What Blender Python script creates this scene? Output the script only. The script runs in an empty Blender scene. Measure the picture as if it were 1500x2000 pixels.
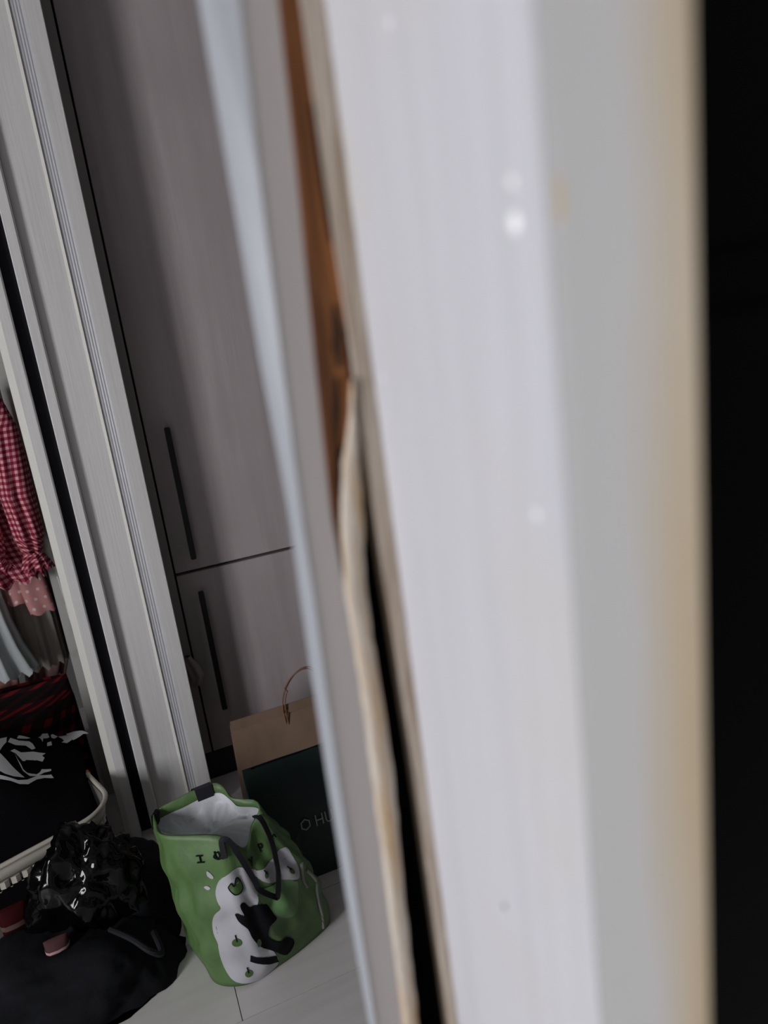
import bpy, bmesh, math, random
import numpy as np
from mathutils import Vector, Matrix, noise
random.seed(4)
SC = bpy.context.scene
COL = SC.collection

# ------------------------------------------------------------------ camera
H = 1.25
yaw, pit, rol = math.radians(20.5), math.radians(14.6), math.radians(7.6)
F = Vector((math.sin(yaw)*math.cos(pit), math.cos(yaw)*math.cos(pit), -math.sin(pit)))
R0 = F.cross(Vector((0, 0, 1))).normalized(); U0 = R0.cross(F)
U = U0*math.cos(rol) + R0*math.sin(rol); R = R0*math.cos(rol) - U0*math.sin(rol)
cd = bpy.data.cameras.new('camera'); cam = bpy.data.objects.new('camera', cd); COL.objects.link(cam)
cam.matrix_world = Matrix(((R.x, U.x, -F.x, 0), (R.y, U.y, -F.y, 0), (R.z, U.z, -F.z, H), (0, 0, 0, 1)))
cd.sensor_fit = 'HORIZONTAL'; cd.sensor_width = 36; cd.lens = 36*1400/1500
cd.clip_start = .01; cd.clip_end = 50
cd.dof.use_dof = True; cd.dof.focus_distance = 1.55; cd.dof.aperture_fstop = 4.6
SC.camera = cam

# ------------------------------------------------------------------ light
SC.view_settings.view_transform = 'Standard'
SC.view_settings.look = 'None'
SC.view_settings.gamma = 1
SC.view_settings.use_curve_mapping = False
SC.view_settings.exposure = 0.0
w = bpy.data.worlds.new('sky'); SC.world = w; w.use_nodes = True
w.node_tree.nodes['Background'].inputs[0].default_value = (.62, .70, .85, 1)
w.node_tree.nodes['Background'].inputs[1].default_value = .25
ld = bpy.data.lights.new('window_daylight', 'AREA'); ld.shape = 'RECTANGLE'; ld.size = 1.3; ld.size_y = .75
ld.energy = 74; ld.color = (.97, .97, 1.0)
lo = bpy.data.objects.new('window_daylight', ld); COL.objects.link(lo)
lo.location = (-2.34, -.125, 1.1); lo.rotation_euler = (0, math.radians(-90), 0)

# ------------------------------------------------------------------ materials
MATS = {}
def mat(name, col, rough=.6, streak=None, streak_scale=(60, 60, 2.0), streak_amt=.25, bump=0.0, bump_scale=(60, 60, 60),
        spot=None, spot_scale=8.0, spot_lo=.55, spot_hi=.7, coat=0.0, sheen=0.0, spec=.5, trans=0.0):
    if name in MATS: return MATS[name]
    m = bpy.data.materials.new(name); m.use_nodes = True; nt = m.node_tree; n = nt.nodes; l = nt.links
    b = n['Principled BSDF']; b.inputs['Roughness'].default_value = rough
    b.inputs['Specular IOR Level'].default_value = spec
    b.inputs['Coat Weight'].default_value = coat; b.inputs['Sheen Weight'].default_value = sheen
    b.inputs['Transmission Weight'].default_value = trans
    b.inputs['Base Color'].default_value = (*col, 1)
    tc = n.new('ShaderNodeTexCoord'); out = None
    if streak:
        mp = n.new('ShaderNodeMapping'); mp.inputs['Scale'].default_value = streak_scale
        l.new(tc.outputs['Object'], mp.inputs['Vector'])
        nz = n.new('ShaderNodeTexNoise'); nz.inputs['Scale'].default_value = 1; nz.inputs['Detail'].default_value = 6
        l.new(mp.outputs[0], nz.inputs['Vector'])
        mr = n.new('ShaderNodeMapRange'); mr.inputs[1].default_value = .42; mr.inputs[2].default_value = .68
        mr.inputs[3].default_value = 0; mr.inputs[4].default_value = streak_amt; l.new(nz.outputs[0], mr.inputs[0])
        mx = n.new('ShaderNodeMix'); mx.data_type = 'RGBA'; mx.inputs[6].default_value = (*col, 1); mx.inputs[7].default_value = (*streak, 1)
        l.new(mr.outputs[0], mx.inputs[0]); out = mx.outputs[2]
    if spot:
        nz2 = n.new('ShaderNodeTexNoise'); nz2.inputs['Scale'].default_value = spot_scale; nz2.inputs['Detail'].default_value = 4
        l.new(tc.outputs['Object'], nz2.inputs['Vector'])
        mr2 = n.new('ShaderNodeMapRange'); mr2.inputs[1].default_value = spot_lo; mr2.inputs[2].default_value = spot_hi
        l.new(nz2.outputs[0], mr2.inputs[0])
        mx2 = n.new('ShaderNodeMix'); mx2.data_type = 'RGBA'; mx2.inputs[7].default_value = (*spot, 1)
        if out: l.new(out, mx2.inputs[6])
        else: mx2.inputs[6].default_value = (*col, 1)
        l.new(mr2.outputs[0], mx2.inputs[0]); out = mx2.outputs[2]
    if out: l.new(out, b.inputs['Base Color'])
    if bump:
        mp3 = n.new('ShaderNodeMapping'); mp3.inputs['Scale'].default_value = bump_scale
        l.new(tc.outputs['Object'], mp3.inputs['Vector'])
        nz3 = n.new('ShaderNodeTexNoise'); nz3.inputs['Scale'].default_value = 1; nz3.inputs['Detail'].default_value = 5
        l.new(mp3.outputs[0], nz3.inputs['Vector'])
        bp = n.new('ShaderNodeBump'); bp.inputs['Strength'].default_value = bump; bp.inputs['Distance'].default_value = .004
        l.new(nz3.outputs[0], bp.inputs['Height']); l.new(bp.outputs[0], b.inputs['Normal'])
    MATS[name] = m; return m

def mathn(nt, op, a, b=None):
    q = nt.nodes.new('ShaderNodeMath'); q.operation = op
    for i, v in enumerate((a, b)):
        if v is None: continue
        if isinstance(v, (int, float)): q.inputs[i].default_value = v
        else: nt.links.new(v, q.inputs[i])
    return q.outputs[0]

def pattern_mat(name, kind, c0, c1, c2=None, size=.0125, rough=.8):
    """woven or printed cloth patterns: gingham, plaid, dots"""
    m = bpy.data.materials.new(name); m.use_nodes = True; nt = m.node_tree; b = nt.nodes['Principled BSDF']
    b.inputs['Roughness'].default_value = rough; b.inputs['Specular IOR Level'].default_value = .2
    tc = nt.nodes.new('ShaderNodeTexCoord'); sp = nt.nodes.new('ShaderNodeSeparateXYZ'); nt.links.new(tc.outputs['UV'], sp.inputs[0])
    x, y = sp.outputs[0], sp.outputs[1]
    fx = mathn(nt, 'FRACT', mathn(nt, 'MULTIPLY', x, 1/size)); fy = mathn(nt, 'FRACT', mathn(nt, 'MULTIPLY', y, 1/size))
    mx = nt.nodes.new('ShaderNodeMix'); mx.data_type = 'RGBA'
    if kind == 'dots':
        row = mathn(nt, 'FLOOR', mathn(nt, 'MULTIPLY', y, 1/size))
        sh = mathn(nt, 'MULTIPLY', mathn(nt, 'MODULO', row, 2.0), .5)
        fx = mathn(nt, 'FRACT', mathn(nt, 'ADD', mathn(nt, 'MULTIPLY', x, 1/size), sh))
        dx = mathn(nt, 'SUBTRACT', fx, .5); dy = mathn(nt, 'SUBTRACT', fy, .5)
        d = mathn(nt, 'SQRT', mathn(nt, 'ADD', mathn(nt, 'MULTIPLY', dx, dx), mathn(nt, 'MULTIPLY', dy, dy)))
        fac = mathn(nt, 'LESS_THAN', d, .17)
        mx.inputs[6].default_value = (*c0, 1); mx.inputs[7].default_value = (*c1, 1); nt.links.new(fac, mx.inputs[0])
    else:
        a = mathn(nt, 'GREATER_THAN', fx, .5 if kind == 'gingham' else .62); c = mathn(nt, 'GREATER_THAN', fy, .5 if kind == 'gingham' else .62)
        s = mathn(nt, 'MULTIPLY', mathn(nt, 'ADD', a, c), .5)
        cr = nt.nodes.new('ShaderNodeValToRGB'); cr.color_ramp.interpolation = 'CONSTANT'
        e = cr.color_ramp.elements; e[0].position = 0; e[0].color = (*c0, 1); e[1].position = .3; e[1].color = (*c1, 1)
        k = e.new(.8); k.color = (*c2, 1)
        nt.links.new(s, cr.inputs[0]); nt.links.new(cr.outputs[0], mx.inputs[6]); mx.inputs[0].default_value = 0
    nt.links.new(mx.outputs[2], b.inputs['Base Color'])
    MATS[name] = m; return m

M_white = mat('white_foil', (.525, .522, .555), .45, streak=(.47, .47, .50), streak_scale=(90, 90, 3), streak_amt=.6, bump=.35, bump_scale=(260, 260, 10),
              spot=(.51, .495, .48), spot_scale=7, spot_lo=.56, spot_hi=.75)
M_post = mat('white_casing', (.74, .725, .72), .5, streak=(.66, .65, .64), streak_scale=(120, 120, 4), streak_amt=.6, bump=.15, bump_scale=(200, 200, 8))
M_cream = mat('cream_edge', (.74, .72, .665), .55)
M_flute = mat('fluted_foil', (.56, .56, .60), .45, streak=(.60, .60, .62), streak_scale=(200, 200, 8), streak_amt=.7)
M_beige = mat('board_face', (.50, .465, .44), .5, streak=(.43, .395, .37), streak_scale=(60, 60, 3), streak_amt=.4)
M_tan = mat('raw_edge', (.50, .43, .36), .8, streak=(.27, .18, .11), streak_scale=(300, 300, 14), streak_amt=.8, bump=.4, bump_scale=(400, 400, 60))
M_sliver = mat('split_fibre', (.60, .53, .45), .85, streak=(.52, .31, .11), streak_scale=(160, 160, 16), streak_amt=.75, bump=.5, bump_scale=(500, 500, 120))
M_wood = mat('exposed_wood', (.34, .125, .03), .75, streak=(.11, .035, .008), streak_scale=(200, 60, 9), streak_amt=.85, bump=.4, bump_scale=(300, 300, 30))
M_mould = mat('dark_mould', (.022, .012, .006), .9)
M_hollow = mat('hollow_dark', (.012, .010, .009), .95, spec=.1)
M_cab = mat('ash_laminate', (.49, .435, .44), .5, streak=(.30, .255, .26), streak_scale=(34, 34, 2.2), streak_amt=.35, bump=.1, bump_scale=(150, 150, 6),
            spot=(.43, .38, .385), spot_scale=3, spot_lo=.45, spot_hi=.7)
M_black = mat('black_metal', (.012, .012, .014), .45)
M_blackgap = mat('near_black', (.004, .004, .008), .6, spec=.2)
M_bdoor = mat('black_door', (.003, .0033, .0042), .55, spec=.12)
M_floor = mat('plank_grey', (.66, .64, .625), .45, streak=(.56, .54, .525), streak_scale=(3, 30, 3), streak_amt=.6)
M_joint = mat('joint_dark', (.10, .095, .09), .8)
M_wall = mat('wall_paper', (.20, .195, .19), .9, bump=.1)
M_ceil = mat('ceiling_paint', (.30, .30, .30), .9)
M_glass = mat('window_glass', (.9, .95, .95), .02, trans=1.0)
M_kraft = mat('kraft_paper', (.26, .17, .115), .8, streak=(.19, .125, .082), streak_scale=(14, 14, 6), streak_amt=.6, bump=.3, bump_scale=(30, 30, 20))
M_kraftrope = mat('kraft_rope', (.22, .11, .06), .8)
M_dgreen = mat('bottle_green_paper', (.012, .028, .027), .5, bump=.2, bump_scale=(25, 25, 20))
M_print = mat('pale_print', (.34, .37, .37), .6)
M_green = mat('green_tarpaulin', (.085, .165, .05), .5, streak=(.055, .11, .034), streak_scale=(30, 30, 14), streak_amt=.6, bump=.35, bump_scale=(60, 60, 40))
M_green2 = mat('light_green_print', (.115, .235, .085), .5)
M_dkgreen = mat('leaf_green_print', (.055, .12, .03), .5)
M_liner = mat('white_liner', (.68, .69, .73), .45, bump=.6, bump_scale=(45, 45, 45))
M_wprint = mat('white_print', (.44, .44, .475), .5)
M_kprint = mat('black_print', (.006, .006, .008), .8, spec=.1)
M_strap = mat('black_webbing', (.016, .015, .020), .7, spec=.2)
M_plastic = mat('black_plastic', (.0015, .0015, .002), .12, spec=.28)
M_navy = mat('navy_fabric', (.006, .0065, .009), .9, bump=.4, bump_scale=(60, 60, 60), spec=.2)
M_blackcloth = mat('black_cotton', (.0035, .0035, .005), .9, spec=.1)
M_whitecloth = mat('white_graphic', (.78, .80, .82), .8)
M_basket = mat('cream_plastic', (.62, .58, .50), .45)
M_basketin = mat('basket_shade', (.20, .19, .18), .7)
M_amber = mat('amber_stain', (.45, .24, .09), .5)
M_red = mat('red_foil', (.035, .003, .003), .7, spot=(.02, .002, .002), spot_scale=20, spec=.08)
M_pinkp = mat('pink_foil', (.08, .037, .04), .7, spec=.08)
M_palep = mat('pale_stripe', (.11, .07, .06), .7, spec=.08)
M_tulle = mat('taupe_tulle', (.44, .40, .36), .9, streak=(.30, .27, .24), streak_scale=(60, 60, 2), streak_amt=.7)
M_tullew = mat('white_tulle', (.50, .53, .54), .9, streak=(.38, .42, .44), streak_scale=(50, 50, 4), streak_amt=.7)
M_satin = mat('pink_satin', (.62, .30, .25), .3)
M_dusty = mat('dusty_pink', (.48, .29, .29), .8, streak=(.36, .21, .21), streak_scale=(50, 50, 5), streak_amt=.6)
M_cord = mat('white_cord', (.62, .61, .60), .7)
M_hanger = mat('grey_plastic', (.25, .25, .26), .5)
M_chrome = mat('steel_rail', (.5, .5, .52), .3)
M_ging = pattern_mat('red_gingham', 'gingham', (.68, .40, .42), (.40, .065, .10), (.17, .008, .03), size=.0155)
M_dots = pattern_mat('pink_dots', 'dots', (.55, .255, .255), (.68, .58, .52), size=.027)
M_plaid = pattern_mat('dark_plaid', 'plaid', (.004, .0035, .004), (.020, .003, .004), (.16, .006, .007), size=.05)
M_grey = mat('grey_jersey', (.13, .13, .14), .9)

# stained casing: yellowing that follows the water damage along its outer arris
def stain_shade_mat():
    m = bpy.data.materials.new('yellowed_shaded_casing'); m.use_nodes = True; nt = m.node_tree; l = nt.links; b = nt.nodes['Principled BSDF']
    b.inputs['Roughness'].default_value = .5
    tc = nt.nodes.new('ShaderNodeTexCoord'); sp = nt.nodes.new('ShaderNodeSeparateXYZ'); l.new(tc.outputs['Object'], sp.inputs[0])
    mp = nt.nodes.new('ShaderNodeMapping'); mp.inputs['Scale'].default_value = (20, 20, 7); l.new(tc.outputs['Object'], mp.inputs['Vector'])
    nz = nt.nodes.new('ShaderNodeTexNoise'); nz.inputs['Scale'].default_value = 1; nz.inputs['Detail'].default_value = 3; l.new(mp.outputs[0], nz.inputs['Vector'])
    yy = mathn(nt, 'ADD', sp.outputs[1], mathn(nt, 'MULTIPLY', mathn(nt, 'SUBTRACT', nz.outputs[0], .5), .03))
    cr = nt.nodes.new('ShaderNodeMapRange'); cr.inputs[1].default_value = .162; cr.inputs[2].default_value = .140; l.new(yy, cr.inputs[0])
    mx = nt.nodes.new('ShaderNodeMix'); mx.data_type = 'RGBA'; mx.inputs[6].default_value = (.33, .325, .322, 1); mx.inputs[7].default_value = (.315, .25, .165, 1)  # grey base is jamb white darkened as painted shade; second colour is yellowing
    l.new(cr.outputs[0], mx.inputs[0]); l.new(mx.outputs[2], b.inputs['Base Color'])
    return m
M_stain_shade = stain_shade_mat()

# ------------------------------------------------------------------ helpers
def obj(name, bm, m, parent=None, smooth=False):
    me = bpy.data.meshes.new(name)
    bmesh.ops.recalc_face_normals(bm, faces=bm.faces)
    bm.to_mesh(me); bm.free()
    me.materials.append(m)
    if smooth:
        for p in me.polygons: p.use_smooth = True
    o = bpy.data.objects.new(name, me); COL.objects.link(o); o.parent = parent
    return o
def tag(o, label, cat=None, group=None, kind=None):
    o['label'] = label
    if cat: o['category'] = cat
    if group: o['group'] = group
    if kind: o['kind'] = kind
    return o
def empty(name, loc=(0, 0, 0)):
    o = bpy.data.objects.new(name, None); COL.objects.link(o); o.empty_display_size = .05
    return o
def thing(name, label, cat, group=None): return tag(empty(name), label, cat, group)
def struct(o, label=None):
    o['kind'] = 'structure'
    if label: o['label'] = label
    return o
def box(bm, a, b, bev=0.0):
    vs = [bm.verts.new((x, y, z)) for x in (a[0], b[0]) for y in (a[1], b[1]) for z in (a[2], b[2])]
    fs = []
    for q in ((0, 1, 3, 2), (4, 6, 7, 5), (0, 4, 5, 1), (2, 3, 7, 6), (0, 2, 6, 4), (1, 5, 7, 3)):
        fs.append(bm.faces.new([vs[i] for i in q]))
    if bev:
        ed = list({e for f in fs for e in f.edges})
        bmesh.ops.bevel(bm, geom=ed, offset=bev, segments=2, affect='EDGES')
    return bm
def boxo(name, a, b, m, parent=None, bev=0.0):
    return obj(name, box(bmesh.new(), a, b, bev), m, parent)
def prism(bm, poly, z0, z1):
    lo = [bm.verts.new((x, y, z0)) for x, y in poly]; hi = [bm.verts.new((x, y, z1)) for x, y in poly]; n = len(poly)
    for i in range(n): bm.faces.new((lo[i], lo[(i+1) % n], hi[(i+1) % n], hi[i]))
    bm.faces.new(lo[::-1]); bm.faces.new(hi); return bm
def loft(bm, rings, cap=True, close=True):
    V = [[bm.verts.new(p) for p in r] for r in rings]; n = len(V[0])
    for i in range(len(V)-1):
        for j in range(n if close else n-1):
            k = (j+1) % n; bm.faces.new((V[i][j], V[i][k], V[i+1][k], V[i+1][j]))
    if cap: bm.faces.new(V[0][::-1]); bm.faces.new(V[-1])
    return V
def tube(bm, pts, r, n=8, flat=None):
    pts = [Vector(p) for p in pts]; rings = []
    for i, p in enumerate(pts):
        d = (pts[min(i+1, len(pts)-1)] - pts[max(i-1, 0)]).normalized()
        a = d.cross(Vector((0, 0, 1)));
        if a.length < 1e-3: a = Vector((1, 0, 0))
        a.normalize(); b = a.cross(d)
        rr = r[i] if isinstance(r, (list, tuple)) else r
        rings.append([p + a*math.cos(2*math.pi*k/n)*rr + b*math.sin(2*math.pi*k/n)*rr for k in range(n)])
    loft(bm, rings); return bm
def spline(pts, n=6):
    P = [Vector(p) for p in pts]; out = []
    for i in range(len(P)-1):
        p0, p1, p2, p3 = P[max(i-1, 0)], P[i], P[i+1], P[min(i+2, len(P)-1)]
        for k in range(n):
            f = k/n
            out.append(.5*((2*p1)+(p2-p0)*f+(2*p0-5*p1+4*p2-p3)*f*f+(3*p1-p0-3*p2+p3)*f**3))
    out.append(P[-1]); return out

def sm(a, b, x):
    t = min(max((x-a)/(b-a), 0), 1); return t*t*(3-2*t)

# ------------------------------------------------------------------ the room shell
XL, XR, YF, YB, ZC = -2.2, 1.25, -1.3, 2.75, 2.4
floor = struct(boxo('floor', (XL, YF, -.06), (XR, YB, -.012), M_joint))
pw, pl = .24, .92
ys = [1.168 + (i-11)*pw for i in range(0, 19)]
for i, y0 in enumerate(ys):
    y1 = y0 + pw
    if y1 <= YF or y0 >= YB: continue
    xs = .011 - 4*pl + (0 if i == 11 else random.uniform(.15, .8))
    while xs < XR:
        a, b = max(xs, XL), min(xs+pl, XR)
        if b - a > .03:
            boxo('plank', (a+.0008, max(y0, YF)+.0008, -.012), (b-.0008, min(y1, YB)-.0008, random.uniform(-.0004, 0)), M_floor, floor)
        xs += pl
struct(boxo('ceiling', (XL, YF, ZC), (XR, YB, ZC+.06), M_ceil))
struct(boxo('wall_back', (XL, YB, 0), (XR, YB+.1, ZC), M_wall))
struct(boxo('wall_front', (XL, YF-.1, 0), (XR, YF, ZC), M_wall))
bm = bmesh.new()                                  # left wall around its window
WY0, WY1, WZ0, WZ1 = -.52, .27, .43, 1.77
box(bm, (XL-.12, YF, 0), (XL, WY0, ZC)); box(bm, (XL-.12, WY1, 0), (XL, YB, ZC))
box(bm, (XL-.12, WY0, 0), (XL, WY1, WZ0)); box(bm, (XL-.12, WY0, WZ1), (XL, WY1, ZC))
struct(obj('wall_left', bm, M_wall))
struct(boxo('wall_right', (XR, YF, 0), (XR+.1, YB, ZC), M_wall))
win = struct(empty('window_1'))
bm = bmesh.new()
for a, b in (((XL-.09, WY0, WZ0), (XL-.03, WY0+.05, WZ1)), ((XL-.09, WY1-.05, WZ0), (XL-.03, WY1, WZ1)),
             ((XL-.09, WY0+.05, WZ0), (XL-.03, WY1-.05, WZ0+.05)), ((XL-.09, WY0+.05, WZ1-.05), (XL-.03, WY1-.05, WZ1))): box(bm, a, b)
obj('window_frame', bm, M_post, win)
boxo('mullion', (XL-.085, -.14, WZ0+.05), (XL-.035, -.11, WZ1-.05), M_post, win)

# partition wall that carries the damaged jamb, its far lining and the opened black door
struct(boxo('wall_partition', (.168, .345, 0), (XR, .40, ZC), M_wall))
door = struct(empty('door_1'), 'plain black door leaf standing open beside the white jamb')
boxo('leaf', (.180, .285, .01), (.98, .325, 2.08), M_bdoor, door, .002)
for z0, z1 in ((.14, 1.235), (1.265, 1.96)):
    boxo('door_panel', (.215, .272, z0), (.90, .286, z1), M_bdoor, door, .004)

# ------------------------------------------------------------------ trim_1: the split jamb
jamb = struct(empty('trim_1'), 'white wood-grain door jamb with a split, swollen and water-stained edge')
Z = [2.1, 1.60, 1.39, 1.32, 1.28, 1.238, 1.20, 1.16, 1.12, 1.07, 1.01, .925, .83, .5, 0.0]
def ext(v): return [v[0], v[0]] + v + [v[-1], v[-1]]
LEFT = ext([.0755, .0759, .0758, .0757, .0765, .077, .0759, .0747, .0737, .0729, .0735])
LB = ext([.0928, .089, .0874, .0857, .0843, .083, .0825, .0809, .0796, .0783, .0772])
BB = ext([.1092, .106, .1038, .1014, .0995, .0978, .0991, .0995, .0983, .0964, .0937])
BP = ext([.1199, .1196, .1189, .1182, .111, .1032, .0991, .0995, .0983, .0964, .0937])
PB = ext([.1199, .1196, .1197, .1198, .1177, .1150, .1101, .1102, .1112, .1068, .1039])
BT = ext([.1199, .1196, .1203, .121, .1208, .1210, .1218, .1228, .1240, .1242, .1244])
def at(T, z): return float(np.interp(z, Z[::-1], T[::-1]))
YF0 = .338
box(bm := bmesh.new(), (.13, .184, 0), (.166, .3365, 2.1))
obj('jamb_face', bm, M_white, jamb)
bm = bmesh.new()
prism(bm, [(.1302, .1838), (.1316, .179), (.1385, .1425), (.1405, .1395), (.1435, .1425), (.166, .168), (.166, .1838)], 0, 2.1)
obj('jamb_edge', bm, M_stain_shade, jamb)['label'] = 'yellow-stained outer edge of the jamb'
bm = bmesh.new(); rings = []
for i, z in enumerate(Z):
    l, lb, bb = LEFT[i], LB[i], BB[i]
    xd = l*1.0414
    rings.append([(lb, YF0, z), (bb, YF0, z), (bb, .3455, z), (.1065, .41, z), (.0965, .41, z), (xd, .352, z), (xd+(lb-xd)*.35, .3455, z)])
loft(bm, rings); obj('stop_board', bm, M_beige, jamb)
bm = bmesh.new(); rings = []                      # board's rounded arris, its colour darkened to offset the window light on it
for i, z in enumerate(Z):
    l, lb = LEFT[i], LB[i]; xd = l*1.0414
    rings.append([(lb-.0004, YF0-.0006, z), (lb, YF0+.0004, z), (xd+.0012, .352, z), (xd-.0006, .352, z), (xd+(lb-xd)*.35-.0008, .3448, z)])
loft(bm, rings); obj('board_arris', bm, mat('arris_dimmed', (.32, .33, .36), .5, streak=(.27, .285, .315), streak_scale=(80, 80, 4), streak_amt=.5), jamb)
bm = bmesh.new(); rings = []
for z in [2.1, 1.5] + [1.40-.012*k for k in range(25)] + [1.105]:
    xr = at(BT, z) if z > 1.245 else min(at(BT, z), at(PB, z)-.001)
    xl = at(BB, z)+.0003; xr = max(xr, xl+.0015)
    rings.append([(xl, .3402+random.uniform(0, .0008), z), (xr, .3408, z), (xr, .352, z), (xl, .352, z)])
loft(bm, rings); obj('exposed_wood', bm, M_wood, jamb)['label'] = 'bare orange-brown wood where the foil has come away'
for (z0, z1, x0, x1) in ((1.262, 1.232, .62, .85), (1.228, 1.196, .55, .75), (1.195, 1.168, .55, .9), (1.35, 1.29, .82, .98)):
    bm = bmesh.new(); rings = []
    for k in range(9):
        f = k/8; z = z0+(z1-z0)*f; a = at(BB, z); b = at(BT, z) if z > 1.245 else at(PB, z)-.001
        if z < 1.23: b = at(BP, z)+.002
        c = a+(b-a)*(x0+x1)/2; hw = (b-a)*(x1-x0)/2*math.sin(math.pi*(.08+.84*f))
        rings.append([(c-hw, .3398, z), (c+hw, .3398, z), (c+hw, .3425, z), (c-hw, .3425, z)])
    loft(bm, rings); obj('mould_patch', bm, M_mould, jamb)
bm = bmesh.new(); rings = []                      # swollen fibre sliver peeling off
zz = 1.226
while zz > -.001:
    z = max(zz, 0); f = min(1, (1.247-z)/.05)
    a, b = at(BP, z), at(PB, z)
    a = b-.0004+(a-b+.0004)*min(1, (1.2265-z)/.04)
    j1, j2 = random.uniform(-.0003, .0003), random.uniform(-.0004, .0004)
    m_ = (a+b)/2
    rings.append([(a+j1, .3378, z), (a+(b-a)*.3, .3366+random.uniform(-.0003, .0003), z), (a+(b-a)*.65, .3364+random.uniform(-.0003, .0003), z), (max(b+j2, a+.0008), .3374, z), (max(b+j2, a+.0008), .346, z), (a+j1, .3442, z)])
    zz -= .008 if zz > .75 else .03
loft(bm, rings); obj('split_sliver', bm, M_sliver, jamb, True)['label'] = 'cream fibre sliver peeling away along the split'
bm = bmesh.new(); rings = []
for i, z in enumerate(Z):
    rings.append([(BT[i], YF0, z), (.1301, YF0-.001, z), (.1301, .350, z), (BT[i], .350, z)])
loft(bm, rings); obj('raw_edge', bm, M_tan, jamb)
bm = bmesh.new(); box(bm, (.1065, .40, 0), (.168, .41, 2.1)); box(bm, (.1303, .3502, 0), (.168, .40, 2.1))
obj('gap_shade_backing', bm, M_hollow, jamb)  # near-black backing added so the empty gap behind the split reads as shade
for (y, z, r) in ((.2008, 1.2746, .0030), (.2005, 1.2862, .0016), (.2012, 1.1811, .0015), (.2739, 1.3566, .0014), (.3249, 1.2246, .0010)):
    bm = bmesh.new(); bmesh.ops.create_uvsphere(bm, u_segments=12, v_segments=8, radius=r)
    bmesh.ops.scale(bm, vec=(.35, 1, 1.15), verts=bm.verts); bmesh.ops.translate(bm, vec=(.130, y, z), verts=bm.verts)
    obj('glint_drop', bm, mat('glint_white', (.95, .95, .97), .05, spec=1.0), jamb, True)  # opaque white beads; the white paints in glints on the drops
bm = bmesh.new(); bmesh.ops.create_uvsphere(bm, u_segments=10, v_segments=6, radius=.0016)
bmesh.ops.scale(bm, vec=(.2, 1, 1), verts=bm.verts); bmesh.ops.translate(bm, vec=(.130, .2554, .9734), verts=bm.verts)
obj('dirt_speck', bm, mat('speck_brown', (.10, .08, .07), .8), jamb)
bm = bmesh.new(); bmesh.ops.create_uvsphere(bm, u_segments=12, v_segments=8, radius=.003)
bmesh.ops.scale(bm, vec=(.12, .7, 2.6), verts=bm.verts); bmesh.ops.translate(bm, vec=(.1316, .1802, 1.277), verts=bm.verts)
obj('rust_stain', bm, mat('rust', (.42, .30, .14), .7), jamb)

# ------------------------------------------------------------------ trim_2: moulded closet casing on the left
cas = struct(empty('trim_2'), 'white moulded casing of the closet opening with a black strip')
T2 = 2.38
boxo('casing_flat', (.0385, 1.850, 0), (.076, 1.885, T2), M_post, cas, .0015)
bm = bmesh.new()
pr = [(.0138, 1.885)]
for k in range(9):
    x = .0138+.0245*k/8; pr.append((x, 1.8540 + (.0012 if k in (3, 5, 7) else 0) - .0010*(k/8)))
pr += [(.0383, 1.885)]
prism(bm, pr, 0, T2); obj('fluted_strip', bm, M_flute, cas)
bm = bmesh.new(); prism(bm, [(.0060, 1.8555), (.0075, 1.8535), (.0125, 1.8500), (.0136, 1.8520), (.0136, 1.885), (.0060, 1.885)], 0, T2); obj('bead', bm, M_cream, cas)
boxo('casing_board', (-.0735, 1.856, 0), (.0059, 1.885, T2), M_post, cas)
bm = bmesh.new(); prism(bm, [(-.099, 1.838), (-.097, 1.836), (-.0775, 1.836), (-.0740, 1.8395), (-.0740, 1.885), (-.099, 1.885)], 0, T2); obj('casing_lip', bm, M_post, cas)
boxo('black_strip', (-.1275, 1.868, 0), (-.0992, 1.885, T2), M_blackgap, cas)  # near-black strip between the stile and the casing lip
bm = bmesh.new(); prism(bm, [(-.152, 1.845), (-.1300, 1.845), (-.1277, 1.848), (-.1277, 1.885), (-.152, 1.885)], 0, T2); obj('door_stile', bm, M_post, cas)
bm = bmesh.new(); prism(bm, [(-.168, 1.853), (-.1665, 1.8505), (-.1521, 1.846), (-.1521, 1.885), (-.168, 1.885)], 0, T2); obj('stile_edge', bm, M_cream, cas)
boxo('closet_panel', (-.213, 2.10, 0), (-.02, 2.115, T2), mat('closet_board', (.46, .45, .43), .5, spot=(.30, .29, .27), spot_scale=9), cas)
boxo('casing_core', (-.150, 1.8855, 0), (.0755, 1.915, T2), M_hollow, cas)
boxo('head_board', (-1.4, 1.86, 2.0), (-.2085, 1.885, T2), M_post, cas)

# ------------------------------------------------------------------ wardrobe cabinet
cab = thing('wardrobe_cabinet', 'ash grey wood-grain wardrobe with two stacked doors and black bar handles', 'wardrobe')
CX0, CX1, CY = .105, .98, 2.0
bm = bmesh.new()
box(bm, (.030, CY+.030, .0865), (CX1, 2.58, 2.34)); obj('body', bm, M_hollow, cab)
boxo('plinth', (.030, CY+.004, 0), (CX1, 2.55, .086), M_black, cab)
boxo('filler_panel', (.032, CY+.004, .088), (.1035, CY+.029, 2.34), M_cab, cab)
for x0, x1 in ((.1085, .5785), (.5825, .978)):
    for z0, z1, hz0, hz1 in ((.655, 2.335, .69, 1.06), (.090, .646, .222, .594)):
        d = boxo('door', (x0, CY, z0), (x1, CY+.028, z1), M_cab, cab, .001)
        hx = x0+.047
        bm = bmesh.new(); box(bm, (hx, CY-.026, hz0), (hx+.015, CY-.014, hz1), .002)
        for q in (hz0+.03, hz1-.042): box(bm, (hx+.002, CY-.0145, q), (hx+.013, CY+.0002, q+.012))
        obj('handle', bm, M_black, d)['label'] = 'black bar handle'

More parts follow.
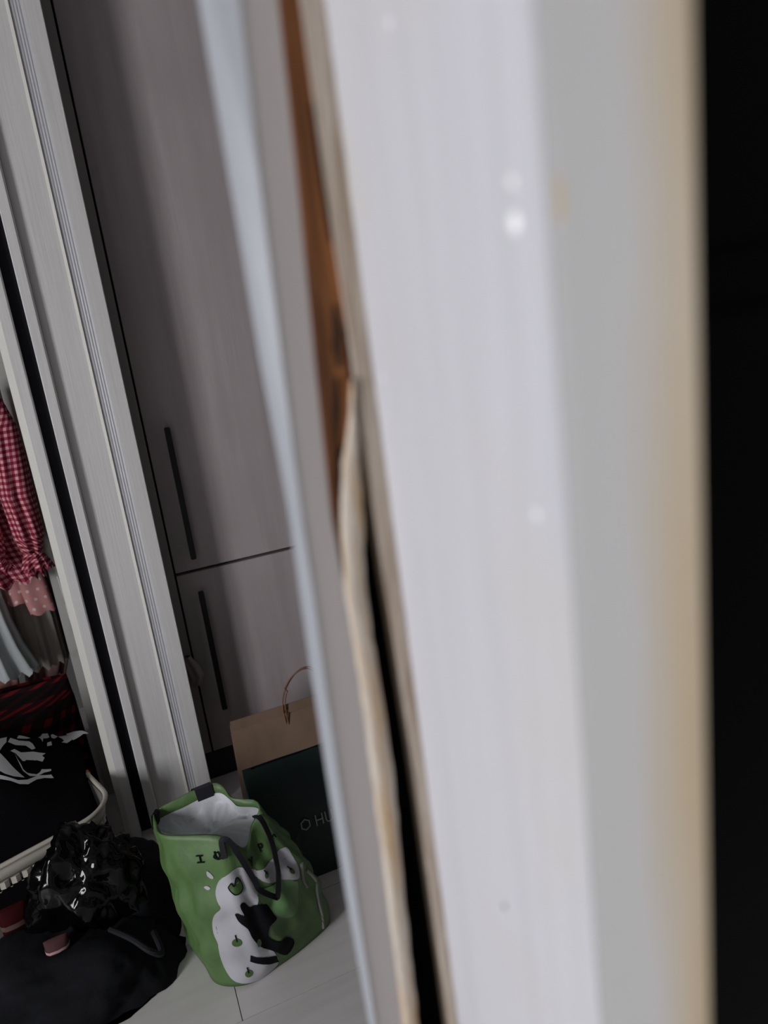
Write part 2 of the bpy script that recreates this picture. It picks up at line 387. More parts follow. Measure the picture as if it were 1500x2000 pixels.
# ------------------------------------------------------------------ bags by the wardrobe
def paper_bag(name, label, cat, x0, x1, y0, y1, h, m, taper=.0, rz=0.0):
    t = thing(name, label, cat)
    bm = bmesh.new(); rings = []
    nz = 7; nx = 14; ny = 6
    for k in range(nz+1):
        f = k/nz; z = h*f; dy = (y1-y0)*.46*f**1.5
        ring = []
        for i in range(nx): ring.append((x0+(x1-x0)*i/nx, y0+dy))
        for i in range(ny): ring.append((x1, y0+dy+(y1-y0-2*dy)*i/ny))
        for i in range(nx): ring.append((x1-(x1-x0)*i/nx, y1-dy))
        for i in range(ny): ring.append((x0, y1-dy-(y1-y0-2*dy)*i/ny))
        pts = []
        for j, (x, y) in enumerate(ring):
            n_ = noise.noise(Vector((x*11, y*11, z*9+3)))*.006*math.sin(math.pi*min(f*1.2+.1, 1))
            if nx < j < nx+ny or j > 2*nx+ny:
                x += (-1 if j < nx+ny else 1)*.018*f*math.sin(math.pi*((j-nx) % (nx+ny))/ny)
            pts.append(Vector((x, y+n_, z + (noise.noise(Vector((x*9, y*9, 1)))*.004 if k == nz else 0))))
        rings.append(pts)
    for k in (nz, nz-2):                           # folded-over rim, then the inside wall
        pts = []
        c = Vector(((x0+x1)/2, (y0+y1)/2, 0))
        for p in rings[k]:
            v = Vector((c.x-p.x, c.y-p.y, 0)); pts.append(p+v.normalized()*.003)
        rings.append(pts)
    loft(bm, rings, cap=False)
    bm.verts.ensure_lookup_table()
    n = len(rings[0]); bm.faces.new([bm.verts[i] for i in range(n)][::-1]); L = len(rings)-1
    bm.faces.new([bm.verts[L*n+i] for i in range(n)])
    obj('bag_body', bm, m, t)
    return t
kb = paper_bag('kraft_paper_bag', 'brown kraft paper bag with a twisted rope handle behind the dark green bag', 'paper bag', .152, .46, 1.74, 1.86, .264, M_kraft)
boxo('folded_cuff', (.153, 1.7875, .255), (.457, 1.7892, .281), M_kraft, kb)
hp = spline([(.300, 1.785, .225), (.298, 1.785, .27), (.307, 1.783, .315), (.339, 1.78, .360), (.376, 1.778, .377), (.404, 1.78, .360), (.419, 1.784, .31), (.421, 1.786, .23)], 5)
for dx in (0, .006):
    bm = tube(bmesh.new(), [(p.x+dx*(1 if i < 12 else -1), p.y-dx*.3, p.z-dx*.4) for i, p in enumerate(hp)], .0021, 6); obj('rope_handle', bm, M_kraftrope, kb)
db = paper_bag('dark_paper_bag', 'dark bottle-green shopping bag with pale lettering beside the wardrobe', 'shopping bag', .135, .47, 1.452, 1.575, .300, M_dgreen)
DY = 1.4535
def ribbon_flat(name, pts, wd, parent, m, y_of, closed=False):
    """thin raised strokes on the bag's front"""
    bm = bmesh.new(); n = len(pts)
    P = [Vector((a, b, 0)) for a, b in pts]
    L, Rr = [], []
    for i in range(n):
        d = (P[(i+1) % n] - P[i-1]) if closed else (P[min(i+1, n-1)] - P[max(i-1, 0)])
        d.normalize(); q = Vector((-d.y, d.x, 0))*wd/2; L.append(P[i]+q); Rr.append(P[i]-q)
    V = [[bm.verts.new((p.x, y_of(p.x, p.y)-off, p.y)) for p in side] for side in (L, Rr) for off in (.0,)]
    for i in range(n if closed else n-1):
        k = (i+1) % n; bm.faces.new((V[0][i], V[0][k], V[1][k], V[1][i]))
    r = bmesh.ops.extrude_face_region(bm, geom=list(bm.faces))
    bmesh.ops.translate(bm, vec=(0, -.0004, 0), verts=[v for v in r['geom'] if isinstance(v, bmesh.types.BMVert)])
    return obj(name, bm, m, parent)
yo = lambda x, z: 1.452 + .123*.46*(z/.3)**1.5 - .0058
LZ = .140
ribbon_flat('logo_ring', [(.2475+.0115*math.cos(a), LZ+.0125*math.sin(a)) for a in [math.pi/6+math.pi/3*k for k in range(6)]], .0032, db, M_print, yo, True)
for st in ([(.274, LZ-.0125), (.274, LZ+.0135)], [(.290, LZ-.0125), (.290, LZ+.0135)], [(.274, LZ), (.290, LZ)],
           [(.298, LZ+.0135), (.298, LZ-.005), (.301, LZ-.011), (.306, LZ-.0125), (.311, LZ-.011), (.314, LZ-.005), (.314, LZ+.0135)]):
    ribbon_flat('printed_letter', st, .0030, db, M_print, yo)

# ---- green reusable bag
BASE = np.array([(-.056, 1.412, 0), (-.039, 1.329, 0), (-.016, 1.273, 0), (.043, 1.24, 0), (.104, 1.249, 0), (.173, 1.275, 0), (.236, 1.308, 0), (.235, 1.36, 0), (.20, 1.405, 0), (.13, 1.425, 0), (.06, 1.43, 0), (0, 1.428, 0)])
TOP = np.array([(-.064, 1.382, .36), (-.063, 1.34, .36), (-.051, 1.291, .36), (.045, 1.227, .36), (.085, 1.234, .315), (.108, 1.25, .34), (.127, 1.25, .36), (.13, 1.265, .37), (.125, 1.29, .37), (.091, 1.32, .37), (.063, 1.368, .385), (-.017, 1.38, .372)])
def crs(P, s):
    n = len(P); i = int(math.floor(s)) % n; f = s-math.floor(s)
    p0, p1, p2, p3 = P[(i-1) % n], P[i], P[(i+1) % n], P[(i+2) % n]
    return .5*((2*p1)+(-p0+p2)*f+(2*p0-5*p1+4*p2-p3)*f*f+(-p0+3*p1-3*p2+p3)*f**3)
def bag_pt(s, t, off=0.0):
    b = crs(BASE, s); p = crs(TOP, s); q = b+(p-b)*t
    c = np.array([.07+.02*(1-t), 1.325, 0]); o = np.array([q[0]-c[0], q[1]-c[1], 0]); o /= np.linalg.norm(o)+1e-9
    tt = math.sin(math.pi*min(max(t, 0), 1))
    w_ = .0035*math.sin(9*s+7*t)*tt+.003*math.sin(23*t-2.1*s)
    w_ += .012*tt*(abs(noise.noise(Vector((q[0]*20, q[1]*20, q[2]*13))))-.2)
    s0 = s % 12; bf = .25+.75*(sm(1.5, 3.4, s0) if s0 < 6 else 1-sm(9, 11, s0))
    q = q+o*(.022*tt*bf+w_+off)
    return Vector((float(q[0]), float(q[1]), max(float(q[2]), .001)))
gb = thing('reusable_bag', 'green printed tarpaulin shopping bag with white lining and black straps on the floor', 'shopping bag')
NS, NT = 120, 30
S_ = [12*i/NS for i in range(NS)]
bm = bmesh.new()
rings = [[bag_pt(s, j/NT) for s in S_] for j in range(NT+1)]
rings += [[bag_pt(s, 1.0, -.004) for s in S_], [bag_pt(s, .93, -.005) for s in S_]]
V = loft(bm, rings, cap=False); bm.faces.new(V[0][::-1])
obj('bag_body', bm, M_green, gb, True)
bm = bmesh.new()
rings = []
for k, (t, sc) in enumerate(((.935, 0), (.90, .02), (.87, .10), (.85, .3), (.84, .55), (.835, .8), (.835, .97))):
    rg = []
    for s in S_:
        p = bag_pt(s, t, -.0065); c = Vector((.035, 1.31, .312))
        q = p.lerp(c, sc)
        n_ = noise.noise(Vector((q.x*28, q.y*28, q.z*20)))*.022+abs(noise.noise(Vector((q.x*45, q.y*45, 2))))*.022
        q.z += n_*(0 if k == 0 else 1)*(1 if sc > .05 else .3); rg.append(q)
    rings.append(rg)
V = loft(bm, rings, cap=False); bm.faces.new(V[-1])
obj('white_lining', bm, M_liner, gb, True)['label'] = 'crumpled white lining'
def decal(name, poly, m, off=.0012, cuts=3):
    bm = bmesh.new(); vs = [bm.verts.new((a, b*4, 0)) for a, b in poly]; f = bm.faces.new(vs)
    bmesh.ops.triangulate(bm, faces=[f])
    for _ in range(cuts):
        long = [e for e in bm.edges if e.calc_length() > .12]
        if not long: break
        bmesh.ops.subdivide_edges(bm, edges=long, cuts=1); bmesh.ops.triangulate(bm, faces=bm.faces)
    for v in bm.verts: v.co = bag_pt(v.co.x, v.co.y/4, off)
    return obj(name, bm, m, gb, True)
def smooth_poly(P, n=3):
    out = []; L = len(P)
    for i in range(L):
        p0, p1, p2, p3 = [Vector((*P[(i+k) % L], 0)) for k in (-1, 0, 1, 2)]
        for k in range(n):
            f = k/n; q = .5*((2*p1)+(p2-p0)*f+(2*p0-5*p1+4*p2-p3)*f*f+(3*p1-p0-3*p2+p3)*f**3); out.append((q.x, q.y))
    return out
cloud = [(4.184, .826), (3.707, .866), (3.188, .823), (2.852, .753), (2.739, .689), (2.754, .635), (2.796, .592), (2.669, .552), (2.557, .482), (2.487, .398), (2.557, .338), (2.405, .197), (2.431, .11), (2.641, .047), (3.16, .012), (3.707, .012), (4.044, .05), (3.904, .231), (3.693, .405), (3.62, .525), (3.862, .645), (4.002, .769)]
decal('printed_cloud', smooth_poly(cloud), M_wprint)
decal('printed_cloud', smooth_poly([(4.058, .829), (4.788, .773), (5.531, .763), (5.896, .739), (5.77, .645), (5.601, .548), (5.307, .545), (4.76, .632), (4.269, .736)]), M_wprint)
decal('printed_patch', smooth_poly([(4.731, .632), (5.279, .532), (5.152, .375), (4.802, .338), (4.521, .371), (4.226, .485), (3.946, .632), (3.90, .700), (4.198, .692)]), M_green2, .0018)
trunk = [(3.244, .632), (3.385, .645), (3.539, .592), (3.749, .615), (4.114, .582), (4.226, .485), (4.255, .438), (3.988, .431), (3.904, .331), (4.142, .247), (4.395, .234), (4.633, .11), (4.311, .064), (4.016, .177), (3.665, .261), (3.427, .385), (3.329, .455), (3.104, .498), (3.048, .545), (3.132, .569), (3.301, .542)]
decal('printed_tree', smooth_poly(trunk), M_kprint, .0024)
decal('printed_branch', [(3.23, .237), (3.988, .147), (4.044, .05), (3.637, .137), (3.174, .187)], M_kprint, .0024)
decal('printed_leaf', smooth_poly([(2.655, .806), (2.697, .796), (2.735, .763), (2.697, .753), (2.641, .773)]), M_wprint)
decal('printed_leaf', smooth_poly([(2.543, .702), (2.599, .712), (2.655, .699), (2.599, .689)]), M_wprint)
decal('printed_leaf', smooth_poly([(3.006, .722), (3.09, .742), (3.16, .726), (3.244, .772), (3.343, .766), (3.413, .729), (3.315, .703), (3.16, .690), (3.048, .700)]), M_dkgreen, .0020)
decal('printed_knot', [(3.58+.07*math.cos(a), .33+.035*math.sin(a)) for a in [k*.5236 for k in range(12)]], M_dkgreen, .0032)
def stroke(name, pts, wd, m, off=.0022, fine=4):
    P = [bag_pt(a, b, off) for a, b in pts]
    P = spline(P, fine) if len(P) > 2 else P
    bm = bmesh.new(); tube(bm, P, wd/2, 6); return obj(name, bm, m, gb)
for (s, t, k) in ((2.978, .355, 1), (3.076, .104, .95), (4.479, .755, .8), (5.35, .615, .8)):
    decal('printed_apple', [(s+.12*k*math.cos(a), t+.028*k*math.sin(a)) for a in [q*.4488 for q in range(14)]], M_dkgreen, .0022)
    stroke('printed_stem', [(s, t+.008), (s-.02, t+.05*k)], .0022, M_kprint, .003)
for pts in ([(2.54, .896), (2.645, .900)], [(2.593, .898), (2.605, .862)], [(2.545, .860), (2.66, .866)],
            [(2.84, .925), (2.875, .895), (2.94, .905), (2.90, .925), (2.82, .898), (2.90, .888), (2.97, .898)], [(3.02, .905), (3.034, .910)],
            [(4.00, .926), (4.075, .897)], [(4.22, .922), (4.06, .868)],
            [(4.79, .905), (4.76, .858)], [(4.79, .902), (4.92, .892), (4.90, .872), (4.79, .880)],
            [(5.56, .884), (5.48, .852)], [(5.53, .868), (5.70, .880), (5.72, .856)]):
    stroke('printed_letter', pts, .0026, M_kprint)
stroke('printed_outline', [(3.0, .715), (3.09, .745), (3.16, .728), (3.244, .775), (3.35, .768), (3.42, .729), (3.315, .700), (3.16, .688), (3.04, .700), (3.0, .715)], .0022, M_kprint)
for pts in ([(5.966, .512), (5.994, .401), (5.75, .30), (5.70, .13), (5.55, .03)], [(5.85, .60), (5.70, .47), (5.60, .41)]):
    stroke('printed_swirl', pts, .007, mat('grey_print', (.22, .22, .21), .6), .001)
def strap(pts, wd, m, name):
    P = spline([bag_pt(*p) for p in pts], 6); bm = bmesh.new(); rings = []
    for i, p in enumerate(P):
        d = (P[min(i+1, len(P)-1)]-P[max(i-1, 0)]).normalized()
        o = Vector((p.x-.08, p.y-1.33, .12)).normalized(); q = d.cross(o).normalized(); o = q.cross(d).normalized()
        rings.append([p+q*wd/2+o*.001, p-q*wd/2+o*.001, p-q*wd/2-o*.001, p+q*wd/2-o*.001])
    loft(bm, rings); return obj(name, bm, m, gb)
strap([(3.05, .90, .004), (3.03, .99, .006), (3.25, 1.015, .012), (3.54, .965, .016), (3.90, .82, .020), (3.99, .745, .018), (4.40, .605, .012),
       (4.50, .600, .012), (4.78, .70, .018), (4.95, .80, .02), (5.32, .90, .016), (5.72, 1.0, .010), (5.80, .985, -.012), (5.8, .90, -.014)], .0105, M_strap, 'strap')
for s in (.15, 10.35):
    P = []
    bm = bmesh.new()
    rings = []
    for t, o in ((.90, .003), (1.0, .003), (1.012, -.001), (1.0, -.007), (.925, -.0085)):
        rings.append([bag_pt(s-.22, t, o), bag_pt(s+.22, t, o)])
    loft(bm, rings, cap=False, close=False)
    obj('strap_tab', bm, M_strap, gb)

# ------------------------------------------------------------------ laundry basket with clothes, black sack, bag on the floor
BC = Vector((-.458, 1.775, 0)); BU = Vector((.94, .342, 0)); BV = Vector((-.342, .94, 0))
def rrect(hx, hy, r, n=7, front=16):
    P = []
    for cx, cy, a0 in ((hx-r, -hy+r, -90), (hx-r, hy-r, 0), (-hx+r, hy-r, 90), (-hx+r, -hy+r, 180)):
        for k in range(n): a = math.radians(a0+90*k/(n-1)); P.append((cx+r*math.cos(a), cy+r*math.sin(a)))
    return P
def bw(u, v, z): p = BC+BU*u+BV*v; return Vector((p.x, p.y, z))
bk = thing('laundry_basket', 'cream plastic laundry basket with woven sides and a rolled rim', 'basket')
bm = bmesh.new(); rings = []
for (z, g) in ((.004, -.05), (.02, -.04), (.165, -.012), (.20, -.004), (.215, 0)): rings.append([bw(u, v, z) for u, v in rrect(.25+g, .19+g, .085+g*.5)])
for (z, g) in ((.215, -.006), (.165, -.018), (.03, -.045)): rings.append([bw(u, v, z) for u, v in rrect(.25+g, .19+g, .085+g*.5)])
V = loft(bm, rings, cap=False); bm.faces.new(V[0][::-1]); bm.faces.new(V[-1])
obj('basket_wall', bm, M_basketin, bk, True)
bm = bmesh.new(); P = [bw(u, v, .22) for u, v in rrect(.253, .193, .088, 10)]; rings = []
for i, p in enumerate(P):
    d = (P[(i+1) % len(P)]-P[i-1]).normalized(); q = Vector((d.y, -d.x, 0))
    rings.append([p+q*.006*math.cos(a)+Vector((0, 0, .0055*math.sin(a))) for a in [k*math.pi/4 for k in range(8)]])
rings.append(rings[0]); loft(bm, rings, cap=False); obj('rim', bm, M_basket, bk, True)
bm = bmesh.new(); rings = []
for (z, g) in ((.180, -.008), (.182, -.0045), (.214, .002), (.214, -.001)): rings.append([bw(u, v, z) for u, v in rrect(.25+g, .19+g, .085+g*.5, 10)])
loft(bm, rings, cap=False); obj('rim_band', bm, M_basket, bk, True)
wm = None
for row in range(4):                              # woven strips on the two sides that face the room
    z = .166-.021*row; g = -.0095-.0038*row
    path = []
    pl_ = [(u, v) for u, v in rrect(.25+g, .19+g, .085+g*.5, 9)]
    poly = [(-.165, -.19-g)] + pl_[:12]
    seg = [0]
    for a, b in zip(poly, poly[1:]): seg.append(seg[-1]+math.dist(a, b))
    L = .004 + (.012 if row % 2 else 0)
    while L < seg[-1]-.02:
        def pos(q):
            i = max(j for j in range(len(seg)) if seg[j] <= q+1e-9); i = min(i, len(poly)-2)
            f = (q-seg[i])/(seg[i+1]-seg[i]); a, b = poly[i], poly[i+1]; return bw(a[0]+(b[0]-a[0])*f, a[1]+(b[1]-a[1])*f, z)
        a, b = pos(L), pos(L+.019); d = (b-a).normalized(); q = Vector((d.y, -d.x, 0))
        bm = bmesh.new(); h = .0085
        loft(bm, [[a+q*.001+Vector((0, 0, -h)), a+q*.001+Vector((0, 0, h)), a-q*.003+Vector((0, 0, h)), a-q*.003+Vector((0, 0, -h))],
                  [(a+b)/2+q*.0045+Vector((0, 0, -h)), (a+b)/2+q*.004+Vector((0, 0, h)), (a+b)/2-q*.003+Vector((0, 0, h)), (a+b)/2-q*.003+Vector((0, 0, -h))],
                  [b+q*.001+Vector((0, 0, -h)), b+q*.001+Vector((0, 0, h)), b-q*.003+Vector((0, 0, h)), b-q*.003+Vector((0, 0, -h))]])
        obj('weave_strip', bm, M_basket, bk); L += .0235
bm = bmesh.new(); tube(bm, [bw(.2545, .0+.012*k, .2205) for k in range(3)], .0066, 8); obj('rim_stain', bm, M_amber, bk, True)

def mound(x, y):
    u = (x+.458)*.94+(y-1.775)*.342; v = -(x+.458)*.342+(y-1.775)*.94
    fall = 1-.62*sm(.0, .30, u)
    return .185+.23*sm(-.22, .11, v)*fall+.008*math.sin(31*u+9*v)*math.sin(17*v+2)+.005*math.sin(50*v-13*u)
sh = thing('black_sweatshirt', 'black sweatshirt with a white graphic heaped in the laundry basket', 'sweatshirt')
bm = bmesh.new(); rings = []
prev = rrect(1, 1, .4, 12)
for g in (1.0, 1.0, .96, .88, .78, .66, .52, .38, .22, .08):
    rg = []
    for u, v in prev:
        k = sm(.3, .9, u)*sm(-.15, .35, v)              # heaped over the rim on this side
        p = BC+BU*u*(.243+.032*k)*g+BV*v*.183*g; z = mound(p.x, p.y); e = sm(1.02, .86, g)
        zz0 = .12+(z-.12)*(.35+.65*e) if g > .9 else z
        rg.append(Vector((p.x, p.y, zz0*(1-k)+max(z, .238+.02*e)*k)))
    rings.append(rg)
for p in rings[0]: p.z = max(.08, p.z-.03) if p.z > .2 else .08
V = loft(bm, rings, cap=False); bm.faces.new(V[0][::-1]); bm.faces.new(V[-1])
bmesh.ops.subdivide_edges(bm, edges=[e for e in bm.edges if e.calc_length() > .03], cuts=1, use_grid_fill=True)
obj('shirt_body', bm, M_blackcloth, sh, True)
GR = [[(-.392, 1.871), (-.378, 1.885), (-.378, 1.865), (-.385, 1.849), (-.39, 1.835), (-.40, 1.85)],
[(-.375, 1.867), (-.371, 1.885), (-.354, 1.883), (-.334, 1.892), (-.327, 1.887), (-.322, 1.876), (-.329, 1.869), (-.341, 1.874), (-.361, 1.865)],
[(-.358, 1.890), (-.356, 1.91), (-.346, 1.912), (-.332, 1.91), (-.339, 1.900), (-.351, 1.893)],
[(-.371, 1.844), (-.363, 1.853), (-.351, 1.851), (-.327, 1.865), (-.302, 1.871), (-.31, 1.862), (-.305, 1.858), (-.31, 1.846), (-.322, 1.846), (-.334, 1.837), (-.349, 1.831), (-.361, 1.843)],
[(-.39, 1.828), (-.38, 1.819), (-.368, 1.806), (-.346, 1.785), (-.366, 1.781), (-.383, 1.783), (-.395, 1.788), (-.40, 1.82)],
[(-.363, 1.842), (-.358, 1.831), (-.351, 1.818), (-.341, 1.813), (-.327, 1.810), (-.312, 1.824), (-.293, 1.828), (-.293, 1.822), (-.307, 1.815), (-.322, 1.799), (-.336, 1.794), (-.349, 1.804), (-.356, 1.822)],
[(-.402, 1.779), (-.38, 1.777), (-.358, 1.773), (-.341, 1.780), (-.319, 1.803), (-.293, 1.810), (-.288, 1.799), (-.307, 1.797), (-.322, 1.788), (-.339, 1.767), (-.356, 1.763), (-.373, 1.768), (-.402, 1.770)],
[(-.324, 1.964), (-.319, 2.006), (-.307, 2.012), (-.302, 1.990), (-.309, 1.960), (-.307, 1.905)],
[(-.300, 2.006), (-.295, 2.010), (-.283, 1.995), (-.288, 1.965), (-.297, 1.985)],
[(-.298, 1.894), (-.298, 1.908), (-.29, 1.921), (-.288, 1.903)],
[(-.281, 1.99), (-.261, 1.985), (-.244, 1.945), (-.256, 1.926), (-.268, 1.926), (-.263, 1.937), (-.270, 1.957)],
[(-.262, 1.998), (-.244, 1.996), (-.22, 1.980), (-.203, 1.962), (-.217, 1.964), (-.242, 1.942), (-.256, 1.972)]]
for P in GR:
    bm = bmesh.new(); f = bm.faces.new([bm.verts.new((x, y, 0)) for x, y in P]); bmesh.ops.triangulate(bm, faces=[f])
    for _ in range(2):
        lg = [e for e in bm.edges if e.calc_length() > .012]
        if lg: bmesh.ops.subdivide_edges(bm, edges=lg, cuts=1); bmesh.ops.triangulate(bm, faces=bm.faces)
    for v in bm.verts: v.co.z = mound(v.co.x, v.co.y)+.006
    obj('white_graphic', bm, M_whitecloth, sh, True)

def lump(name, m, parent, c, r, sub=5, amp=.3, freq=2.2, ridge=.25, seed=0, flat=.0, sq=1.0, smooth=True):
    bm = bmesh.new(); bmesh.ops.create_icosphere(bm, subdivisions=sub, radius=1)
    for v in bm.verts:
        d = v.co.normalized(); o = Vector((seed*3.1, seed*1.7, seed*5.3))
        if sq != 1: d = Vector([math.copysign(abs(q)**sq, q) for q in d])
        k = 1+amp*noise.noise(d*freq+o)
        k -= ridge*abs(noise.noise(d*freq*2.1+o*2)) + ridge*.6*abs(noise.noise(d*freq*4.6+o))
        p = d*k; v.co = Vector((c[0]+p.x*r[0], c[1]+p.y*r[1], max(c[2]+p.z*r[2], flat)))
    return obj(name, bm, m, parent, smooth)
pb_ = tag(lump('plastic_sack', M_plastic, None, (-.225, 1.505, .145), (.128, .088, .165), 5, .30, 1.5, .22, 2, .085), 'crumpled shiny black plastic sack in front of the laundry basket', 'plastic sack')
nb = thing('fabric_bag', 'slouched dark navy fabric bag on the floor left of the green bag', 'bag')
lump('bag_body', M_navy, nb, (-.285, 1.43, .0), (.205, .16, .130), 5, .22, 1.6, .10, 5, .001, .8)
lump('bag_flap', M_navy, nb, (-.142, 1.555, .0), (.078, .135, .165), 4, .18, 1.6, .08, 9, .001, .8)
tube(bm := bmesh.new(), spline([(-.20, 1.40, .118), (-.16, 1.35, .118), (-.13, 1.32, .10), (-.11, 1.33, .075), (-.12, 1.38, .09)], 6), .006, 8); obj('carry_strap', bm, M_strap, nb)

def pouch(name, label, c, wd, h, rz, m, stripe):
    t = thing(name, label, 'packet'); bm = bmesh.new(); rings = []
    ca, sa = math.cos(rz), math.sin(rz)
    for k in range(8):
        f = k/7; d = .016*math.sin(math.pi*min(max(f, .02), .98))+.001; rg = []
        for j in range(12):
            a = j*math.pi/6; x = wd/2*math.copysign(abs(math.cos(a))**.6, math.cos(a)); y = d*math.sin(a)
            rg.append(Vector((c[0]+x*ca-y*sa, c[1]+x*sa+y*ca, c[2]+h*f)))
        rings.append(rg)
    loft(bm, rings); obj('packet_body', bm, m, t, True)
    bm = bmesh.new(); rings = []
    for f in (.40, .56):
        d = .016*math.sin(math.pi*f)+.0022; rg = []
        for j in range(12):
            a = j*math.pi/6; x = (wd/2+.001)*math.copysign(abs(math.cos(a))**.6, math.cos(a)); y = d*math.sin(a)
            rg.append(Vector((c[0]+x*ca-y*sa, c[1]+x*sa+y*ca, c[2]+h*f)))
        rings.append(rg)
    loft(bm, rings, cap=False); obj('packet_band', bm, stripe, t, True)
pouch('snack_packet', 'small red packet with a pale band left of the black plastic sack', (-.385, 1.51, .100), .055, .075, .2, M_red, M_palep)
pouch('snack_packet', 'small pink packet at the foot of the black plastic sack', (-.300, 1.40, .108), .045, .04, .1, M_pinkp, M_dusty)

# ------------------------------------------------------------------ clothes in the closet
def garment(name, rows, m, parent, nf=7, amp=.12, seed=0, hem=.006, seg=72, zsub=5, uvs=1.0):
    """draped tube of cloth; rows = (z, x_left, x_right, y, half depth) from top to bottom"""
    rnd = random.Random(seed); ph = [rnd.uniform(0, 6.28) for _ in range(4)]
    R_ = []
    for i in range(len(rows)-1):
        for k in range(zsub):
            f = k/zsub; R_.append([rows[i][q]+(rows[i+1][q]-rows[i][q])*f for q in range(5)])
    R_.append(list(rows[-1])); N = len(R_); rings = []; uv = []
    for i, (z, xl, xr, y, d) in enumerate(R_):
        f = i/(N-1); a_ = amp*(.25+.75*f); rg = []; ug = []
        for j in range(seg):
            a = 2*math.pi*j/seg
            rip = a_*(math.sin(nf*a+ph[0]+.6*math.sin(3*f+ph[1]))+.5*math.sin((nf*2-3)*a+ph[2]-1.5*f))
            x = (xl+xr)/2+(xr-xl)/2*math.cos(a)*(1+.35*rip); yy = y+d*math.sin(a)*(1+rip*1.6)
            zz_ = z + (hem*math.sin(nf*1.7*a+ph[3]) if i == N-1 else 0)
            rg.append(Vector((x, yy, zz_))); ug.append((j/seg*math.pi*((xr-xl)/2+d)*1.15*uvs, z*uvs))
        rings.append(rg); uv.append(ug)
    bm = bmesh.new(); V = [[bm.verts.new(p) for p in r] for r in rings]; ul = bm.loops.layers.uv.new('UVMap')
    for i in range(N-1):
        for j in range(seg):
            k = (j+1) % seg; f = bm.faces.new((V[i][j], V[i][k], V[i+1][k], V[i+1][j]))
            w_ = uv[0][1][0]*0
            idx = [(i, j), (i, j+1), (i+1, j+1), (i+1, j)]
            for lp, (a, b) in zip(f.loops, idx):
                base = uv[a][b % seg]
                lp[ul].uv = (base[0] if b < seg else math.pi*((R_[a][2]-R_[a][1])/2+R_[a][4])*1.15*uvs, base[1])
    me = bpy.data.meshes.new(name); bmesh.ops.recalc_face_normals(bm, faces=bm.faces); bm.to_mesh(me); bm.free(); me.materials.append(m)
    for p in me.polygons: p.use_smooth = True
    o = bpy.data.objects.new(name, me); COL.objects.link(o); o.parent = parent; return o

gd = thing('gingham_dress', 'red and white gingham child dress with ruffled sleeves hanging in the closet', 'dress')
garment('dress_body', [(1.30, -.42, -.28, 2.085, .02), (1.20, -.46, -.255, 2.085, .035), (1.0, -.46, -.225, 2.085, .045), (.80, -.44, -.232, 2.082, .045), (.715, -.42, -.222, 2.082, .045)], M_ging, gd, 8, .15, 1, .010)
sl = garment('sleeve', [(1.22, -.265, -.215, 2.030, .018), (1.12, -.262, -.190, 2.025, .030), (.95, -.268, -.190, 2.020, .034), (.84, -.262, -.192, 2.017, .032), (.795, -.250, -.205, 2.015, .018)], M_ging, gd, 6, .16, 2, .002)
garment('cuff', [(.797, -.250, -.205, 2.015, .018), (.775, -.258, -.196, 2.015, .026), (.752, -.264, -.188, 2.015, .030)], M_ging, sl, 9, .22, 3, .006)
sl = garment('sleeve', [(1.16, -.40, -.33, 2.025, .02), (1.02, -.385, -.300, 2.010, .034), (.88, -.368, -.285, 2.005, .034), (.82, -.350, -.288, 2.005, .030), (.80, -.338, -.294, 2.005, .018)], M_ging, gd, 6, .16, 4, .002)
garment('cuff', [(.80, -.338, -.294, 2.005, .018), (.785, -.345, -.286, 2.005, .026), (.768, -.352, -.278, 2.005, .03)], M_ging, sl, 9, .22, 5, .006)
pd = thing('polka_dot_trousers', 'pink trousers with white polka dots hanging below the gingham dress', 'trousers')
garment('trouser_leg', [(1.15, -.36, -.27, 2.185, .014), (.80, -.352, -.285, 2.185, .02), (.645, -.342, -.286, 2.18, .022), (.625, -.344, -.286, 2.18, .022)], M_dots, pd, 3, .12, 6, .002)
garment('trouser_leg', [(1.15, -.32, -.25, 2.168, .014), (.80, -.312, -.238, 2.168, .024), (.62, -.296, -.226, 2.165, .026), (.59, -.292, -.224, 2.165, .026)], M_dots, pd, 3, .12, 7, .004)
sk = thing('tulle_skirt', 'taupe tulle skirt with a scalloped hem hanging below the polka dot trousers', 'skirt')
garment('skirt_layer', [(.85, -.35, -.265, 2.25, .015), (.70, -.365, -.252, 2.25, .03), (.55, -.39, -.236, 2.25, .04), (.402, -.398, -.236, 2.25, .045)], M_tulle, sk, 11, .14, 8, .006)
wt = thing('white_tulle_dress', 'whitish tulle dress hem at the left end of the clothes', 'dress')
garment('dress_body', [(.70, -.48, -.345, 2.15, .02), (.66, -.46, -.345, 2.15, .03), (.60, -.46, -.34, 2.15, .04), (.52, -.48, -.325, 2.145, .045), (.44, -.49, -.30, 2.14, .05)], M_tullew, wt, 10, .2, 9, .010)
ps = thing('satin_blouse', 'peach satin garment showing under the white tulle', 'blouse')
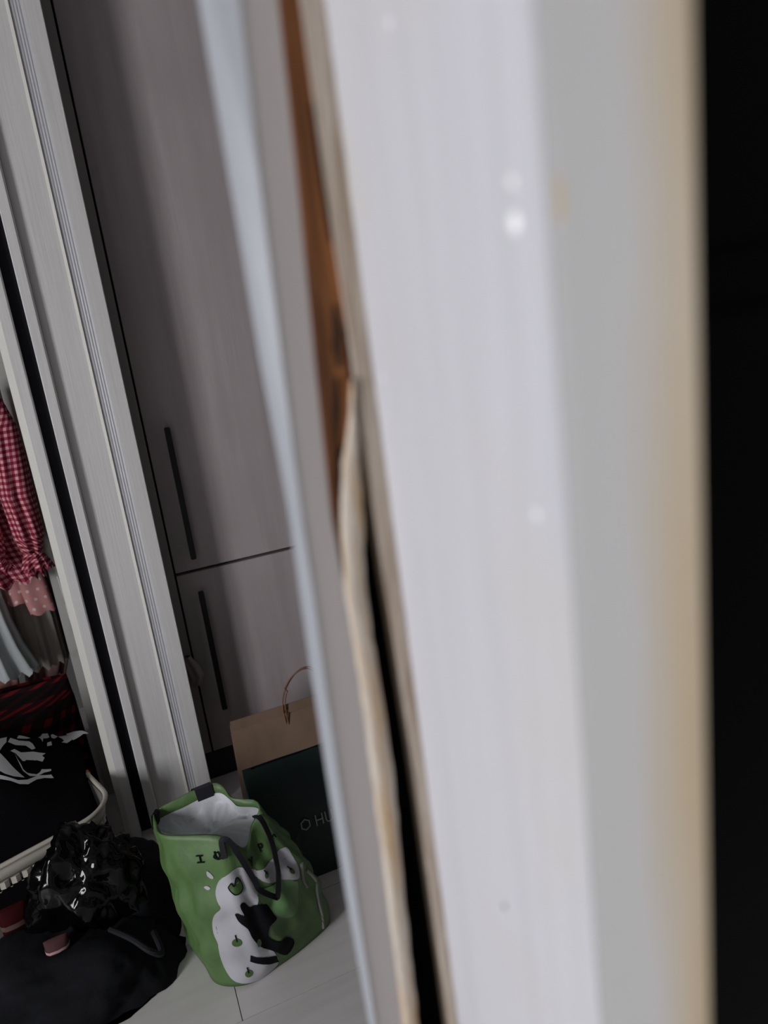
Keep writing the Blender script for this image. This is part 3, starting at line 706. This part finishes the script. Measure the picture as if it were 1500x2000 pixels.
garment('blouse_body', [(.70, -.46, -.39, 2.235, .015), (.50, -.47, -.37, 2.235, .02), (.42, -.475, -.375, 2.235, .03), (.355, -.465, -.38, 2.235, .028)], M_satin, ps, 5, .22, 10, .012)
dp = thing('frilled_dress', 'dusty pink garment with a frilled hem below the tulle skirt', 'dress')
garment('dress_body', [(.80, -.33, -.26, 2.325, .015), (.55, -.35, -.245, 2.325, .02), (.40, -.365, -.235, 2.325, .025), (.325, -.372, -.265, 2.325, .03)], M_dusty, dp, 7, .26, 11, .014)
gt = thing('grey_top', 'plain grey top hanging behind the pink trousers', 'top')
garment('top_body', [(1.2, -.52, -.32, 2.45, .02), (.9, -.52, -.28, 2.45, .03), (.50, -.53, -.25, 2.45, .035), (.36, -.55, -.25, 2.45, .04)], M_grey, gt, 5, .14, 12, .006)
pj = thing('plaid_shirt', 'black and red plaid shirt in the dark bottom of the closet', 'shirt')
garment('shirt_body', [(.392, -.58, -.24, 2.15, .02), (.345, -.59, -.237, 2.15, .045), (.32, -.60, -.235, 2.15, .07), (.20, -.60, -.232, 2.14, .09), (.03, -.60, -.23, 2.14, .09), (.004, -.60, -.23, 2.14, .09)], M_plaid, pj, 6, .07, 13, .0)
wc = thing('ribbon_tie', 'thin white ribbon ties dangling beside the tulle skirt', 'ribbon')
for a, b, c_ in (((-.192, 2.09, .70), (-.185, 2.085, .60), (-.170, 2.08, .515)), ((-.188, 2.08, .62), (-.186, 2.075, .56), (-.176, 2.07, .485))):
    obj('cord_end', tube(bmesh.new(), spline([a, b, c_], 6), [.0026]*10+[.0032]*3, 6), M_cord, wc)
rail = tag(obj('clothes_rail', tube(bmesh.new(), [(-1.4, 2.2, 1.62), (-.8, 2.2, 1.62), (-.21, 2.2, 1.62)], .012, 12), M_chrome), 'steel hanging rail across the top of the closet', 'rail')
cp = thing('cloth_scrap', 'scrap of dusty pink cloth poking out behind the white casing', 'cloth')
garment('scrap_body', [(.425, .070, .098, 1.955, .01), (.39, .072, .116, 1.955, .014), (.36, .078, .124, 1.955, .014), (.335, .075, .112, 1.955, .01)], mat('scrap_cloth', (.34, .27, .27), .9), cp, 5, .15, 21, .004)
